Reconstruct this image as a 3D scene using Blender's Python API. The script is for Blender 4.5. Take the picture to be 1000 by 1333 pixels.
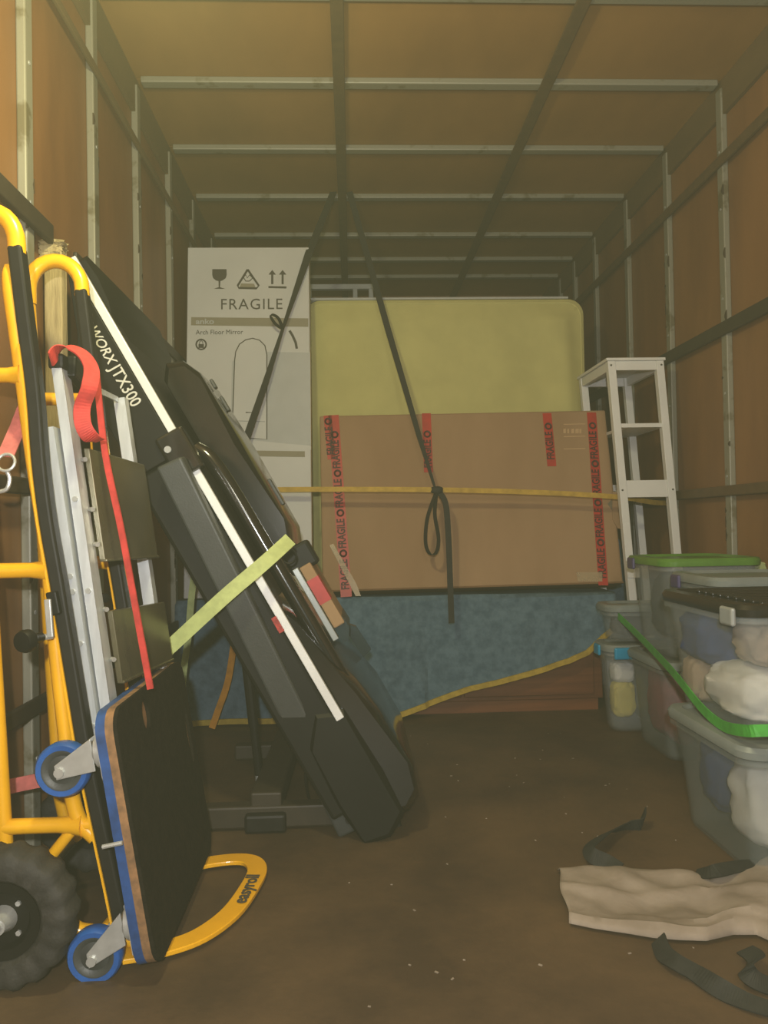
import bpy, bmesh, math, random
from mathutils import Vector, Matrix, noise
random.seed(7)
for _o in list(bpy.data.objects):
    bpy.data.objects.remove(_o)
SC = bpy.context.scene
COL = SC.collection

# ------------------------------------------------------------------ camera
CAM = Vector((0, 0, .82)); FPX = 1000.0
_y = Vector((458 - 500, -(683 - 666.5), FPX)).normalized()
_z = Vector((-.0175, 1, 0)); _z = (_z - _y * _z.dot(_y)).normalized()
_x = _z.cross(_y)
cam_d = bpy.data.cameras.new('camera'); cam_d.sensor_fit = 'VERTICAL'
cam_d.sensor_height = 36; cam_d.lens = FPX / 1333 * 36; cam_d.clip_start = .02
cam = bpy.data.objects.new('camera', cam_d); COL.objects.link(cam)
# world axes expressed in camera space (right, up, forward) -> camera matrix
Rm = Matrix(((_x[0], _x[1], -_x[2]), (_y[0], _y[1], -_y[2]), (_z[0], _z[1], -_z[2])))
cam.matrix_world = Matrix.Translation(CAM) @ Rm.to_4x4()
SC.camera = cam

def P(px, py, d):
    """world point at depth d (metres along the truck) seen at a pixel of the photograph"""
    v = Vector((px - 500, 666.5 - py, FPX))
    w = Vector((_x.dot(v), _y.dot(v), _z.dot(v)))
    return CAM + w * (d / w.y)

# ------------------------------------------------------------------ light
wd = bpy.data.worlds.new('world'); SC.world = wd; wd.use_nodes = True
wn = wd.node_tree.nodes; wl = wd.node_tree.links
wn['Background'].inputs[0].default_value = (.75, .8, .6, 1)
wn['Background'].inputs[1].default_value = .10
HAZE = .024
if HAZE > 0:
    vs = wn.new('ShaderNodeVolumeScatter')
    vs.inputs['Color'].default_value = (.97, .98, .60, 1)
    vs.inputs['Density'].default_value = HAZE
    vs.inputs['Anisotropy'].default_value = .2
    wl.new(vs.outputs[0], wn['World Output'].inputs['Volume'])

def lamp(name, loc, power, color, radius):
    l = bpy.data.lights.new(name, 'POINT'); l.energy = power; l.color = color
    l.shadow_soft_size = radius
    o = bpy.data.objects.new(name, l); o.location = loc; COL.objects.link(o)
    return o
lamp('phone_flash', (-.03, -.22, .98), 118, (1, .98, .92), .02)
lamp('glow_lamp', (-.30, 1.22, 1.85), 42, (1, .94, .52), .05)  # unseen lamp added just above the frame to make the upper-left glow
lamp('rear_fill', (.3, -.6, 1.6), 40, (1, .92, .70), .15)  # fill light added behind the camera to soften the flash falloff
SC.view_settings.view_transform = 'Standard'; SC.view_settings.look = 'None'
SC.view_settings.gamma = 1; SC.view_settings.use_curve_mapping = False
SC.view_settings.exposure = 0.0

# ------------------------------------------------------------------ materials
def lin(c):
    return tuple(((v / 255) / 12.92 if v / 255 <= .04045 else ((v / 255 + .055) / 1.055) ** 2.4) for v in c)
MATS = {}
def mat(name, rgb, rough=.6, metal=0., var=.12, scale=8., stretch=(1, 1, 1), bump=0., bscale=None,
        rgb2=None, coat=0., alpha=1., spec=.5, thr=(.35, .65), detail=4.):
    """procedural material: two colours mixed by object-space noise, optional bump"""
    m = bpy.data.materials.new(name); m.use_nodes = True; MATS[name] = m
    nt = m.node_tree; b = nt.nodes['Principled BSDF']; L = nt.links
    c1 = lin(rgb); c2 = lin(rgb2) if rgb2 else tuple(v * (1 - var) ** 2 for v in c1)
    tc = nt.nodes.new('ShaderNodeTexCoord'); mp = nt.nodes.new('ShaderNodeMapping')
    mp.inputs['Scale'].default_value = stretch
    L.new(tc.outputs['Object'], mp.inputs['Vector'])
    nz = nt.nodes.new('ShaderNodeTexNoise'); nz.inputs['Scale'].default_value = scale
    nz.inputs['Detail'].default_value = detail; nz.inputs['Roughness'].default_value = .6
    L.new(mp.outputs[0], nz.inputs['Vector'])
    rp = nt.nodes.new('ShaderNodeValToRGB')
    rp.color_ramp.elements[0].position = thr[0]; rp.color_ramp.elements[1].position = thr[1]
    rp.color_ramp.elements[0].color = (*c2, 1); rp.color_ramp.elements[1].color = (*c1, 1)
    L.new(nz.outputs['Fac'], rp.inputs[0]); L.new(rp.outputs[0], b.inputs['Base Color'])
    b.inputs['Roughness'].default_value = rough; b.inputs['Metallic'].default_value = metal
    b.inputs['Coat Weight'].default_value = coat; b.inputs['Coat Roughness'].default_value = .15
    b.inputs['Specular IOR Level'].default_value = spec
    if alpha < 1: b.inputs['Alpha'].default_value = alpha
    if bump > 0:
        n2 = nt.nodes.new('ShaderNodeTexNoise'); n2.inputs['Scale'].default_value = bscale or scale * 4
        n2.inputs['Detail'].default_value = 5
        L.new(mp.outputs[0], n2.inputs['Vector'])
        bp = nt.nodes.new('ShaderNodeBump'); bp.inputs['Strength'].default_value = bump
        bp.inputs['Distance'].default_value = .01
        L.new(n2.outputs['Fac'], bp.inputs['Height']); L.new(bp.outputs[0], b.inputs['Normal'])
    return m
mat('ply_wall', (135, 96, 55), .55, scale=3, stretch=(6, 1.2, .35), rgb2=(114, 79, 44), bump=.05, bscale=30)
mat('ply_ceiling', (156, 117, 62), .6, scale=2.5, stretch=(1, .4, 6), rgb2=(136, 100, 50), bump=.05, bscale=30)
mat('ply_floor', (92, 72, 48), .62, scale=2.6, stretch=(1, 1, 1), rgb2=(62, 47, 31), bump=.12, bscale=40, detail=9, thr=(.36, .66))
mat('galvanised', (134, 132, 116), .5, .15, scale=9, stretch=(1, 1, 1), rgb2=(104, 98, 76), thr=(.34, .42))
mat('rust', (70, 58, 40), .9, scale=30)
mat('rail_dark', (52, 44, 32), .6, scale=20)
mat('rail_brown', (92, 72, 44), .65, scale=20)
mat('cove', (104, 84, 52), .7, scale=6, stretch=(1, .4, 1))
mat('yellow_paint', (240, 178, 22), .35, scale=12, var=.06, coat=.4)
mat('rubber', (27, 26, 23), .55, scale=30, var=.2, spec=.3)
mat('tyre', (52, 50, 46), .75, scale=25, var=.25, bump=.2, bscale=90)
mat('steel', (190, 192, 188), .35, .45, scale=25, var=.1)
mat('aluminium', (208, 213, 216), .36, .35, scale=18, stretch=(3, 3, .4), var=.1)
mat('tread_sheet', (104, 98, 76), .26, .45, scale=6, var=.2)
mat('blue_rubber', (34, 92, 168), .45, scale=20, var=.15)
mat('blue_paint', (36, 78, 140), .5, scale=20, var=.3)
mat('ply_edge', (150, 112, 74), .8, scale=40, stretch=(1, 1, 1), rgb2=(110, 84, 58))
mat('black_carpet', (34, 30, 24), .95, scale=40, var=.25, bump=.3, bscale=120, spec=.1)
mat('black_plastic', (22, 22, 20), .5, scale=10, var=.15, spec=.22)
mat('black_gloss', (24, 24, 23), .16, scale=10, var=.15, coat=.5)
mat('grey_plastic', (64, 67, 66), .5, scale=6, var=.1, bump=.06, bscale=200)
mat('silver_strip', (226, 228, 226), .35, .1, scale=10, var=.04)
mat('print_light', (200, 200, 190), .5, scale=10, var=.03)
mat('red_label', (190, 60, 52), .6, scale=60, rgb2=(120, 40, 36))
mat('red_strap', (206, 62, 58), .7, scale=30, var=.2)
mat('pink_strap', (206, 112, 106), .75, scale=30, var=.2)
mat('green_strap', (186, 198, 128), .7, scale=30, var=.12)
mat('yellow_strap', (190, 156, 62), .7, scale=30, var=.15)
mat('orange_strap', (206, 140, 30), .7, scale=30, var=.15)
mat('vivid_green_strap', (74, 168, 62), .6, scale=30, var=.15)
mat('black_strap', (34, 32, 28), .8, scale=40, var=.2)
mat('floor_strap', (40, 41, 36), .8, scale=30, var=.25)
mat('white_carton', (196, 196, 190), .6, scale=3, var=.05)
mat('print_dark', (70, 66, 58), .7, scale=10, var=.05)
mat('print_band', (140, 134, 112), .7, scale=10, var=.04)
mat('print_pale', (176, 178, 174), .6, scale=10, var=.04)
mat('print_grey', (150, 152, 150), .6, scale=10, var=.04)
mat('mattress', (196, 190, 122), .85, scale=5, var=.06, bump=.25, bscale=9)
mat('cardboard', (160, 130, 96), .8, scale=3, stretch=(1, 1, .3), rgb2=(148, 118, 84))
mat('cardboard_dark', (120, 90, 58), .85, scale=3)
mat('red_tape', (182, 38, 28), .45, scale=20, var=.12)
mat('tape_ink', (58, 20, 16), .6, scale=20)
mat('clear_tape', (206, 186, 150), .25, scale=20, var=.05, alpha=.45)
mat('grey_patch', (120, 110, 90), .7, scale=20)
mat('faint_ink', (190, 158, 118), .8, scale=20, var=.04)
mat('blanket', (94, 118, 132), .95, scale=26, rgb2=(72, 96, 112), bump=.5, bscale=22, spec=.15)
mat('binding', (186, 158, 62), .85, scale=30, var=.15)
mat('brown_wood', (120, 70, 36), .5, scale=3, stretch=(.5, 1, 8), rgb2=(92, 50, 24))
mat('white_paint', (216, 216, 210), .5, scale=6, var=.04)
mat('timber', (176, 160, 116), .85, scale=8, stretch=(4, 4, .5), rgb2=(140, 124, 88), bump=.4)
mat('green_lid', (92, 138, 52), .4, scale=8, var=.12)
mat('black_lid', (30, 30, 26), .3, scale=8, var=.15)
mat('grey_lid', (138, 146, 142), .35, scale=8, var=.08, alpha=.8)
mat('purple_clip', (74, 66, 110), .4, scale=8)
mat('blue_clip', (26, 140, 180), .3, scale=8, var=.1)
mat('silver_clip', (170, 176, 174), .3, .3, scale=8)
mat('tub_clear', (176, 184, 182), .2, scale=5, var=.05, alpha=.18, coat=.5)
mat('tub_cloudy', (150, 160, 156), .3, scale=5, var=.08, alpha=.24, coat=.2)
mat('cloth_blue', (52, 76, 128), .9, scale=8, var=.2)
mat('cloth_white', (226, 224, 216), .9, scale=8, var=.08)
mat('cloth_tan', (176, 156, 132), .9, scale=8, var=.12)
mat('cloth_pink', (168, 74, 84), .9, scale=8, var=.2)
mat('cloth_dark', (60, 62, 64), .9, scale=8, var=.2)
mat('cloth_olive', (118, 120, 92), .9, scale=8, var=.2)
mat('bag_yellow', (206, 190, 70), .6, scale=8, var=.1)
mat('sack', (150, 138, 124), .8, scale=7, rgb2=(126, 114, 100), bump=.35, bscale=18)
mat('teal_plastic', (40, 60, 66), .25, scale=8, alpha=.75)
mat('copper', (150, 90, 50), .5, .5, scale=20)
mat('orange_plastic', (220, 120, 20), .45, scale=20)

# ------------------------------------------------------------------ mesh helpers
def vv(a): return Vector(a)
class MB:
    def __init__(s): s.v = []; s.f = []
    def add(s, vs, fs):
        k = len(s.v); s.v += [tuple(p) for p in vs]; s.f += [tuple(i + k for i in f) for f in fs]; return s
    def hexa(s, c):   # 8 corners: bottom 4 ccw, top 4 ccw
        return s.add(c, [(3, 2, 1, 0), (4, 5, 6, 7), (0, 1, 5, 4), (1, 2, 6, 5), (2, 3, 7, 6), (3, 0, 4, 7)])
    def box(s, a, b):
        (x0, y0, z0), (x1, y1, z1) = a, b
        return s.hexa([(x0, y0, z0), (x1, y0, z0), (x1, y1, z0), (x0, y1, z0), (x0, y0, z1), (x1, y0, z1), (x1, y1, z1), (x0, y1, z1)])
    def beam(s, p0, p1, wdir, w, h):
        """rectangular bar p0->p1, width w along wdir, height h across"""
        p0, p1 = vv(p0), vv(p1); t = (p1 - p0).normalized(); a = vv(wdir); a = (a - t * a.dot(t)).normalized(); b = t.cross(a)
        c = []
        for p in (p0, p1):
            for i, j in ((-1, -1), (1, -1), (1, 1), (-1, 1)): c.append(p + a * (i * w / 2) + b * (j * h / 2))
        return s.hexa(c)
    def rings(s, rings, cap=True, close=False):
        n = len(rings[0]); vs = [p for r in rings for p in r]; fs = []
        m = len(rings)
        for i in range(m if close else m - 1):
            k = (i + 1) % m
            for j in range(n):
                fs.append((i * n + j, i * n + (j + 1) % n, k * n + (j + 1) % n, k * n + j))
        if cap and not close:
            fs.append(tuple(range(n - 1, -1, -1))); fs.append(tuple((m - 1) * n + j for j in range(n)))
        return s.add(vs, fs)
    def tube(s, pts, r, n=10, close=False):
        pts = [vv(p) for p in pts]; m = len(pts); rr = r if isinstance(r, (list, tuple)) else [r] * m
        out = []; ref = None
        for i, p in enumerate(pts):
            if close: t = pts[(i + 1) % m] - pts[i - 1]
            else: t = pts[min(i + 1, m - 1)] - pts[max(i - 1, 0)]
            t.normalize()
            if ref is None: ref = Vector((0, 0, 1)) if abs(t.z) < .9 else Vector((0, 1, 0))
            a = (ref - t * ref.dot(t)).normalized(); ref = a; b = t.cross(a)
            out.append([p + (a * math.cos(q) + b * math.sin(q)) * rr[i] for q in [2 * math.pi * k / n for k in range(n)]])
        return s.rings(out, True, close)
    def ribbon(s, pts, w, wdir, th=.003):
        """flat webbing along a polyline; wdir = vector or list of vectors giving the width direction"""
        pts = [vv(p) for p in pts]; m = len(pts); out = []
        for i, p in enumerate(pts):
            t = (pts[min(i + 1, m - 1)] - pts[max(i - 1, 0)]).normalized()
            a = vv(wdir[i] if isinstance(wdir, list) else wdir); a = (a - t * a.dot(t)).normalized(); b = t.cross(a); wi = w[i] if isinstance(w, (list, tuple)) else w
            out.append([p + a * (i2 * wi / 2) + b * (j2 * th / 2) for i2, j2 in ((-1, -1), (1, -1), (1, 1), (-1, 1))])
        return s.rings(out)
    def lathe(s, c, axis, prof, n=32, close=False):
        c = vv(c); ax = vv(axis).normalized(); a = ax.orthogonal().normalized(); b = ax.cross(a)
        rings = [[c + ax * h + (a * math.cos(2 * math.pi * k / n) + b * math.sin(2 * math.pi * k / n)) * r for k in range(n)] for r, h in prof]
        return s.rings(rings, not close, close)
    def disc(s, c, axis, r, h, n=16):
        return s.lathe(c, axis, [(r, -h / 2), (r, h / 2)], n)
    def slab(s, poly, frame, t):
        """2-D polygon in a frame matrix extruded t along its normal"""
        n = len(poly)
        r0 = [frame @ Vector((x, y, 0)) for x, y in poly]; r1 = [frame @ Vector((x, y, t)) for x, y in poly]
        return s.rings([r0, r1])

def smoothpath(pts, k=6):
    pts = [vv(p) for p in pts]; out = []
    for i in range(len(pts) - 1):
        p0 = pts[max(i - 1, 0)]; p1 = pts[i]; p2 = pts[i + 1]; p3 = pts[min(i + 2, len(pts) - 1)]
        for j in range(k):
            t = j / k
            out.append(.5 * ((2 * p1) + (p2 - p0) * t + (2 * p0 - 5 * p1 + 4 * p2 - p3) * t * t + (3 * p1 - p0 - 3 * p2 + p3) * t ** 3))
    out.append(pts[-1]); return out

def empty(name, loc, label=None, cat=None, group=None):
    o = bpy.data.objects.new(name, None); o.location = loc; o.empty_display_size = .1; COL.objects.link(o)
    tag(o, label, cat, group); return o
def tag(o, label=None, cat=None, group=None, kind=None):
    if label: o['label'] = label
    if cat: o['category'] = cat
    if group: o['group'] = group
    if kind: o['kind'] = kind
    return o
def wloc(o):
    v = Vector((0, 0, 0))
    while o: v = v + o.location; o = o.parent
    return v
def finish(name, me, m, parent, smooth, bevel, bseg, solid):
    o = bpy.data.objects.new(name, me); COL.objects.link(o)
    me.materials.append(MATS[m])
    if smooth:
        for p in me.polygons: p.use_smooth = True
    if parent:
        base = wloc(parent)
        me.transform(Matrix.Translation(-base)); o.parent = parent
    else:
        vs = [v.co for v in me.vertices]
        lo = Vector([min(v[i] for v in vs) for i in range(3)]); hi = Vector([max(v[i] for v in vs) for i in range(3)])
        c = (lo + hi) / 2; c.z = lo.z
        me.transform(Matrix.Translation(-c)); o.location = c
    if solid:
        md = o.modifiers.new('solid', 'SOLIDIFY'); md.thickness = solid; md.offset = 0
    if bevel:
        md = o.modifiers.new('bevel', 'BEVEL'); md.width = bevel; md.segments = bseg; md.limit_method = 'ANGLE'
    return o
def obj(name, mb, m, parent=None, smooth=False, bevel=0, bseg=2, solid=0):
    me = bpy.data.meshes.new(name); me.from_pydata(mb.v, [], mb.f); me.update()
    bm = bmesh.new(); bm.from_mesh(me); bmesh.ops.recalc_face_normals(bm, faces=bm.faces); bm.to_mesh(me); bm.free()
    if smooth:
        o = finish(name, me, m, parent, True, bevel, bseg, solid)
        for e in me.edges: pass
        try: me.set_sharp_from_angle(angle=math.radians(40 if smooth is True else smooth))
        except Exception: pass
        return o
    return finish(name, me, m, parent, smooth, bevel, bseg, solid)

def frame(o, ex, ez):
    ex = vv(ex).normalized(); ez = vv(ez); ez = (ez - ex * ez.dot(ex)).normalized(); n = ex.cross(ez)
    return Matrix(((ex.x, ez.x, n.x, o[0]), (ex.y, ez.y, n.y, o[1]), (ex.z, ez.z, n.z, o[2]), (0, 0, 0, 1)))
def text(name, body, size, F, m, parent, align='LEFT', spacing=1., bold=0., sx=1., shear=0., fit=None):
    c = bpy.data.curves.new('t', 'FONT'); c.body = body; c.size = size; c.align_x = align; c.align_y = 'CENTER'
    c.space_character = spacing; c.resolution_u = 3; c.extrude = .0004; c.offset = bold; c.shear = shear
    t = bpy.data.objects.new('t', c); COL.objects.link(t)
    bpy.context.view_layer.update()
    me = bpy.data.meshes.new_from_object(t.evaluated_get(bpy.context.evaluated_depsgraph_get()))
    bpy.data.objects.remove(t); bpy.data.curves.remove(c)
    if fit:
        xs = [v.co.x for v in me.vertices]; sx = fit / (max(xs) - min(xs))
    me.transform(F @ Matrix.Translation((0, 0, .0008)) @ Matrix.Diagonal((sx, 1, 1, 1)))
    me.materials.clear()
    return finish(name, me, m, parent, False, 0, 1, 0)
def plate(name, outlines, F, t, m, parent):
    """flat plate with holes (first outline outer), extruded t behind and in front"""
    c = bpy.data.curves.new('p', 'CURVE'); c.dimensions = '2D'; c.fill_mode = 'BOTH'; c.extrude = t / 2
    for ol in outlines:
        sp = c.splines.new('POLY'); sp.points.add(len(ol) - 1); sp.use_cyclic_u = True
        for q, (x, y) in zip(sp.points, ol): q.co = (x, y, 0, 1)
    o = bpy.data.objects.new('p', c); COL.objects.link(o); bpy.context.view_layer.update()
    me = bpy.data.meshes.new_from_object(o.evaluated_get(bpy.context.evaluated_depsgraph_get()))
    bpy.data.objects.remove(o); bpy.data.curves.remove(c)
    me.transform(F); me.materials.clear()
    return finish(name, me, m, parent, False, 0, 1, 0)
def rrect(x0, y0, x1, y1, r, n=5):
    out = []
    for cx, cy, a0 in ((x1 - r, y0 + r, -90), (x1 - r, y1 - r, 0), (x0 + r, y1 - r, 90), (x0 + r, y0 + r, 180)):
        for k in range(n + 1):
            a = math.radians(a0 + 90 * k / n); out.append((cx + r * math.cos(a), cy + r * math.sin(a)))
    return out
def ell(cx, cy, rx, ry, n=16):
    return [(cx + rx * math.cos(2 * math.pi * k / n), cy + ry * math.sin(2 * math.pi * k / n)) for k in range(n)]

# ================================================================== STRUCTURE (truck body)
XL, XR, ZC, Y0, Y1 = -.765, 1.415, 2.445, -.9, 5.45
RIB = .023
RIBS = [-.55, -.08, .40, .88, 1.36, 1.83, 2.31, 2.785, 3.28, 3.765, 4.265, 4.66, 4.99]
def struct(name, mb, m, **k): return tag(obj(name, mb, m, **k), kind='structure')
floor = struct('floor', MB().box((XL - .05, Y0, -.05), (XR + .05, Y1, 0)), 'ply_floor')
wallL = struct('wall_left', MB().box((XL - .04, Y0, 0), (XL - .012, Y1, ZC)), 'rail_dark')
wallR = struct('wall_right', MB().box((XR + .012, Y0, 0), (XR + .04, Y1, ZC)), 'rail_dark')
wallB = struct('wall_back', MB().box((XL - .04, Y1, 0), (XR + .04, Y1 + .03, ZC + .04)), 'ply_wall')
ceil = struct('ceiling', MB().box((XL - .04, Y0, ZC + .012), (XR + .04, Y1, ZC + .04)), 'rail_dark')
edges = [Y0] + RIBS + [Y1]
for a, b in zip(edges[:-1], edges[1:]):
    obj('plywood_panel', MB().box((XL - .012, a + .002, 0), (XL, b - .002, ZC)), 'ply_wall', wallL)
    obj('plywood_panel', MB().box((XR, a + .002, 0), (XR + .012, b - .002, ZC)), 'ply_wall', wallR)
    obj('plywood_panel', MB().box((XL, a + .002, ZC), (XR, b - .002, ZC + .012)), 'ply_ceiling', ceil)
for y in RIBS:
    w = .021
    obj('rib', MB().box((XL, y - w, 0), (XL + RIB, y + w, ZC - .03)), 'galvanised', wallL, bevel=.004)
    obj('rib', MB().box((XR - RIB, y - w, 0), (XR, y + w, ZC - .03)), 'galvanised', wallR, bevel=.004)
    obj('rib', MB().box((XL + .035, y - w, ZC - RIB), (XR - .03, y + w, ZC)), 'galvanised', ceil, bevel=.004)
    # rivet heads and worn patches on the ribs nearest the camera
    if 1.5 < y < 3.4:
        for zz in (.3, .62, .98, 1.3, 1.62, 1.95, 2.2):
            for wx, sg, wo in ((XL + RIB, 1, wallL), (XR - RIB, -1, wallR)):
                obj('rivet', MB().disc((wx, y, zz + random.uniform(-.03, .03)), (1, 0, 0), .005, .004, 8), 'steel', wo)
        for k in range(9):
            for wx, wo in ((XL + RIB - .0015, wallL), (XR - RIB + .0015, wallR)):
                z0 = random.uniform(.5, 2.1); h = random.uniform(.01, .05); e = random.choice((-1, 1))
                b0 = y + e * w; d = random.uniform(.006, .014) * -e
                pts = [(b0 + e * .001, z0), (b0 + d * .6, z0 + h * .2), (b0 + d, z0 + h * .5), (b0 + d * .5, z0 + h * .8), (b0 + e * .001, z0 + h)]
                F = Matrix(((0, 0, 1, wx - .002), (1, 0, 0, 0), (0, 1, 0, 0), (0, 0, 0, 1)))
                obj('worn_patch', MB().slab(pts, F, .004), 'rust', wo)
# lashing rails along the walls, seams along the ceiling, coves in the upper corners
for wx, sg, wo, zs in ((XL + RIB, 1, wallL, (.415, .92)), (XR - RIB, -1, wallR, (.415, .92, 1.52, 2.14))):
    for z in zs:
        th = .05 if z in (1.52,) else .038
        x0, x1 = sorted((wx, wx + sg * .014))
        obj('lashing_rail', MB().box((x0, Y0, z - th / 2), (x1, Y1, z + th / 2)), 'rail_dark' if z in (1.52, .415) or sg > 0 else 'rail_brown', wo, bevel=.004)
x0 = XL + RIB
obj('lashing_rail', MB().box((x0, Y0, 1.553 - .024), (x0 + .016, 1.93, 1.553 + .024)), 'rail_dark', wallL, bevel=.004)
obj('lashing_rail', MB().box((x0, 2.10, 1.553 - .02), (x0 + .012, Y1, 1.553 + .02)), 'rail_dark', wallL, bevel=.004)
obj('lashing_rail', MB().box((x0, Y0, 2.17), (x0 + .012, Y1, 2.195)), 'cove', wallL, bevel=.003)
for x, w in ((-.018, .042), (.742, .046)):
    obj('ceiling_seam_strip', MB().box((x - w / 2, Y0, ZC - RIB - .008), (x + w / 2, Y1, ZC - RIB)), 'rail_brown', ceil, bevel=.003)
struct('trim_1', MB().box((XR - .016, Y0, ZC - .13), (XR - .001, Y1, ZC - .001)), 'cove')
struct('trim_2', MB().box((XL + .001, Y0, ZC - .13), (XL + .016, Y1, ZC - .001)), 'cove')

# ================================================================== HAND TRUCK (yellow, with strap crank)
ht = empty('hand_truck', (-.5, 1.62, 0), 'yellow steel appliance hand truck with black tyres leaning on the left wall', 'hand truck')
YN, YF = 1.48, 1.75
nt, nb = P(22, 322, YN), P(159, 1205, YN)
ft = P(107, 392, YF); fb = nb + (ft - nt); fb.z = nb.z
def on(a, b, z): return a + (b - a) * ((z - a.z) / (b.z - a.z))
strip_px = [(22, 322), (34, 420), (46, 510), (53, 600), (63, 680), (77, 760), (100, 900), (117, 1000), (149, 1150), (160, 1205)]
tube_px = [(10, 345), (14, 380), (27, 472), (44, 600), (62, 720), (75, 860), (85, 950), (93, 1030), (104, 1068), (124, 1090)]
def at_height(path, z):
    for p, q in zip(path[:-1], path[1:]):
        if (p.z - z) * (q.z - z) <= 0: return on(p, q, z)
    return path[-1].copy()
strip_n = [P(x, y, YN) for x, y in strip_px]; tube_n = [P(x, y, YN) for x, y in tube_px]
shift = ft - nt; shift.z = 0
for side, sh in ((0, Vector((0, 0, 0))), (1, shift)):
    st = [p + sh for p in strip_n]; tb = [p + sh + (Vector((.014, .022, 0)) if side else Vector((0, 0, 0))) for p in tube_n]; top = st[0]; yy = top.y
    xr = -.716; rt = Vector((xr, yy, top.z - .03)); rb = Vector((-.66, yy, .23))
    cx = (top.x + xr) / 2; hw = (top.x - xr) / 2
    arc = [Vector((cx + hw * math.cos(a), yy, top.z + .005 + .062 * math.sin(a))) for a in [math.pi * k / 12 for k in range(13)]]
    obj('handle_loop', MB().tube([top + Vector((0, 0, -.012))] + arc + [rt], .0165, 12), 'yellow_paint', ht, smooth=True)
    obj('side_tube', MB().tube(smoothpath(tb, 4), [.006, .009, .012, .0135] + [.0145] * 33, 12), 'yellow_paint', ht, smooth=True)
    obj('rear_tube', MB().tube([rt, (rt + rb) / 2, rb, rb + Vector((.012, 0, -.06)), Vector((-.62, yy, .128))], .0145, 12), 'yellow_paint', ht, smooth=True)
    obj('rubber_strip', MB().ribbon(smoothpath(st, 3), .027, (1, 0, 0), .034), 'rubber', ht, bevel=.006, bseg=3)
    fl = [p + Vector((-.0135, -.0175, 0)) for p in smoothpath(st, 3)][4:]
    obj('flange', MB().ribbon(fl, .004, (1, 0, 0), .004), 'yellow_paint', ht)
    for z in (1.115, .745, .265):
        a = at_height(tb, z); b = on(rt, rb, z)
        p = [a, a + (b - a) * .12, a + (b - a) * .3, a + (b - a) * .7, b]
        obj('rung', MB().tube(p, [.023, .018, .0145, .0145, .015], 12), 'yellow_paint', ht, smooth=True)
    a = at_height(tb, .265); b = at_height(st, .265)
    obj('rung', MB().tube([a, b], .014, 10), 'yellow_paint', ht, smooth=True)
    obj('axle_brace', MB().tube([tb[-2], Vector((-.64, yy, .13))], .011, 10), 'yellow_paint', ht, smooth=True)
obj('axle', MB().tube([(-.634, 1.375, .128), (-.632, 1.945, .128)], .011, 10), 'steel', ht, smooth=True)
obj('toe_bar', MB().tube([(-.60, 1.46, .12), (-.52, 1.47, .07), nb + Vector((.0, 0, -.02)), Vector((-.40, 1.50, .03))], .016, 10), 'yellow_paint', ht, smooth=True)
obj('toe_bar', MB().tube([nb + Vector((-.03, .0, -.01)), fb + Vector((-.03, 0, -.01))], .016, 10), 'yellow_paint', ht, smooth=True)
def wheel(x, y, R, parent):
    # tyre: lathe with lugs on the shoulders
    n = 72; w = .078; prof = [(.068, -.022), (.078, -.034), (.10, -.039), (.115, -.036), (.124, -.028), (.128, -.012), (.1285, 0), (.128, .012), (.124, .028), (.115, .036), (.10, .039), (.078, .034), (.068, .022)]
    rings = []
    for r, h in prof:
        ring = []
        for k in range(n):
            lug = (k % 4) < 2
            rr = r * R / .1285
            if abs(h) < .034 and r > .11: rr -= 0 if lug else .006
            hh = h
            if .1 <= r < .12: hh = h * (1 if lug else .9)
            a = 2 * math.pi * k / n
            ring.append(Vector((x + rr * math.cos(a), y + hh, R + rr * math.sin(a))))
        rings.append(ring)
    tt = obj('tyre', MB().rings(rings, True, True), 'tyre', parent, smooth=True)
    rim = obj('rim', MB().lathe((x, y, R), (0, 1, 0), [(.02, -.012), (.045, -.012), (.052, -.024), (.069, -.026), (.0695, .026), (.052, .024), (.045, .012), (.02, .012)], 32), 'black_plastic', parent, smooth=True)
    obj('hub', MB().lathe((x, y, R), (0, 1, 0), [(.004, -.045), (.016, -.044), (.018, -.03), (.024, -.016), (.024, .016), (.018, .03), (.016, .044), (.004, .045)], 20), 'steel', parent, smooth=True)
    for k in range(4):
        a = math.pi / 4 + k * math.pi / 2
        obj('rim_bolt', MB().disc((x + .037 * math.cos(a), y - .013, R + .037 * math.sin(a)), (0, 1, 0), .005, .006, 6), 'steel', rim)
wheel(-.634, 1.425, .1275, ht)
wheel(-.632, 1.895, .1275, ht)
# toe plate: flat yellow loop on the floor with lettering
nose = smoothpath([(-.445, 1.475, .018), (-.375, 1.50, .015), (-.315, 1.545, .013), (-.268, 1.63, .012), (-.243, 1.74, .012), (-.236, 1.83, .012), (-.262, 1.885, .012), (-.32, 1.893, .012), (-.40, 1.86, .014), (-.445, 1.80, .018)], 6)
tp = obj('toe_plate', MB().ribbon(nose, .046, [Vector((0, 0, 1)).cross((nose[min(i + 1, len(nose) - 1)] - nose[max(i - 1, 0)])) for i in range(len(nose))], .010), 'yellow_paint', ht, bevel=.002)
text('lettering', 'easyroll', .043, frame((-.2535, 1.66, .0185), (.115, 1, 0), (-1, .115, 0)), 'print_dark', tp, bold=.0009)
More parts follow.
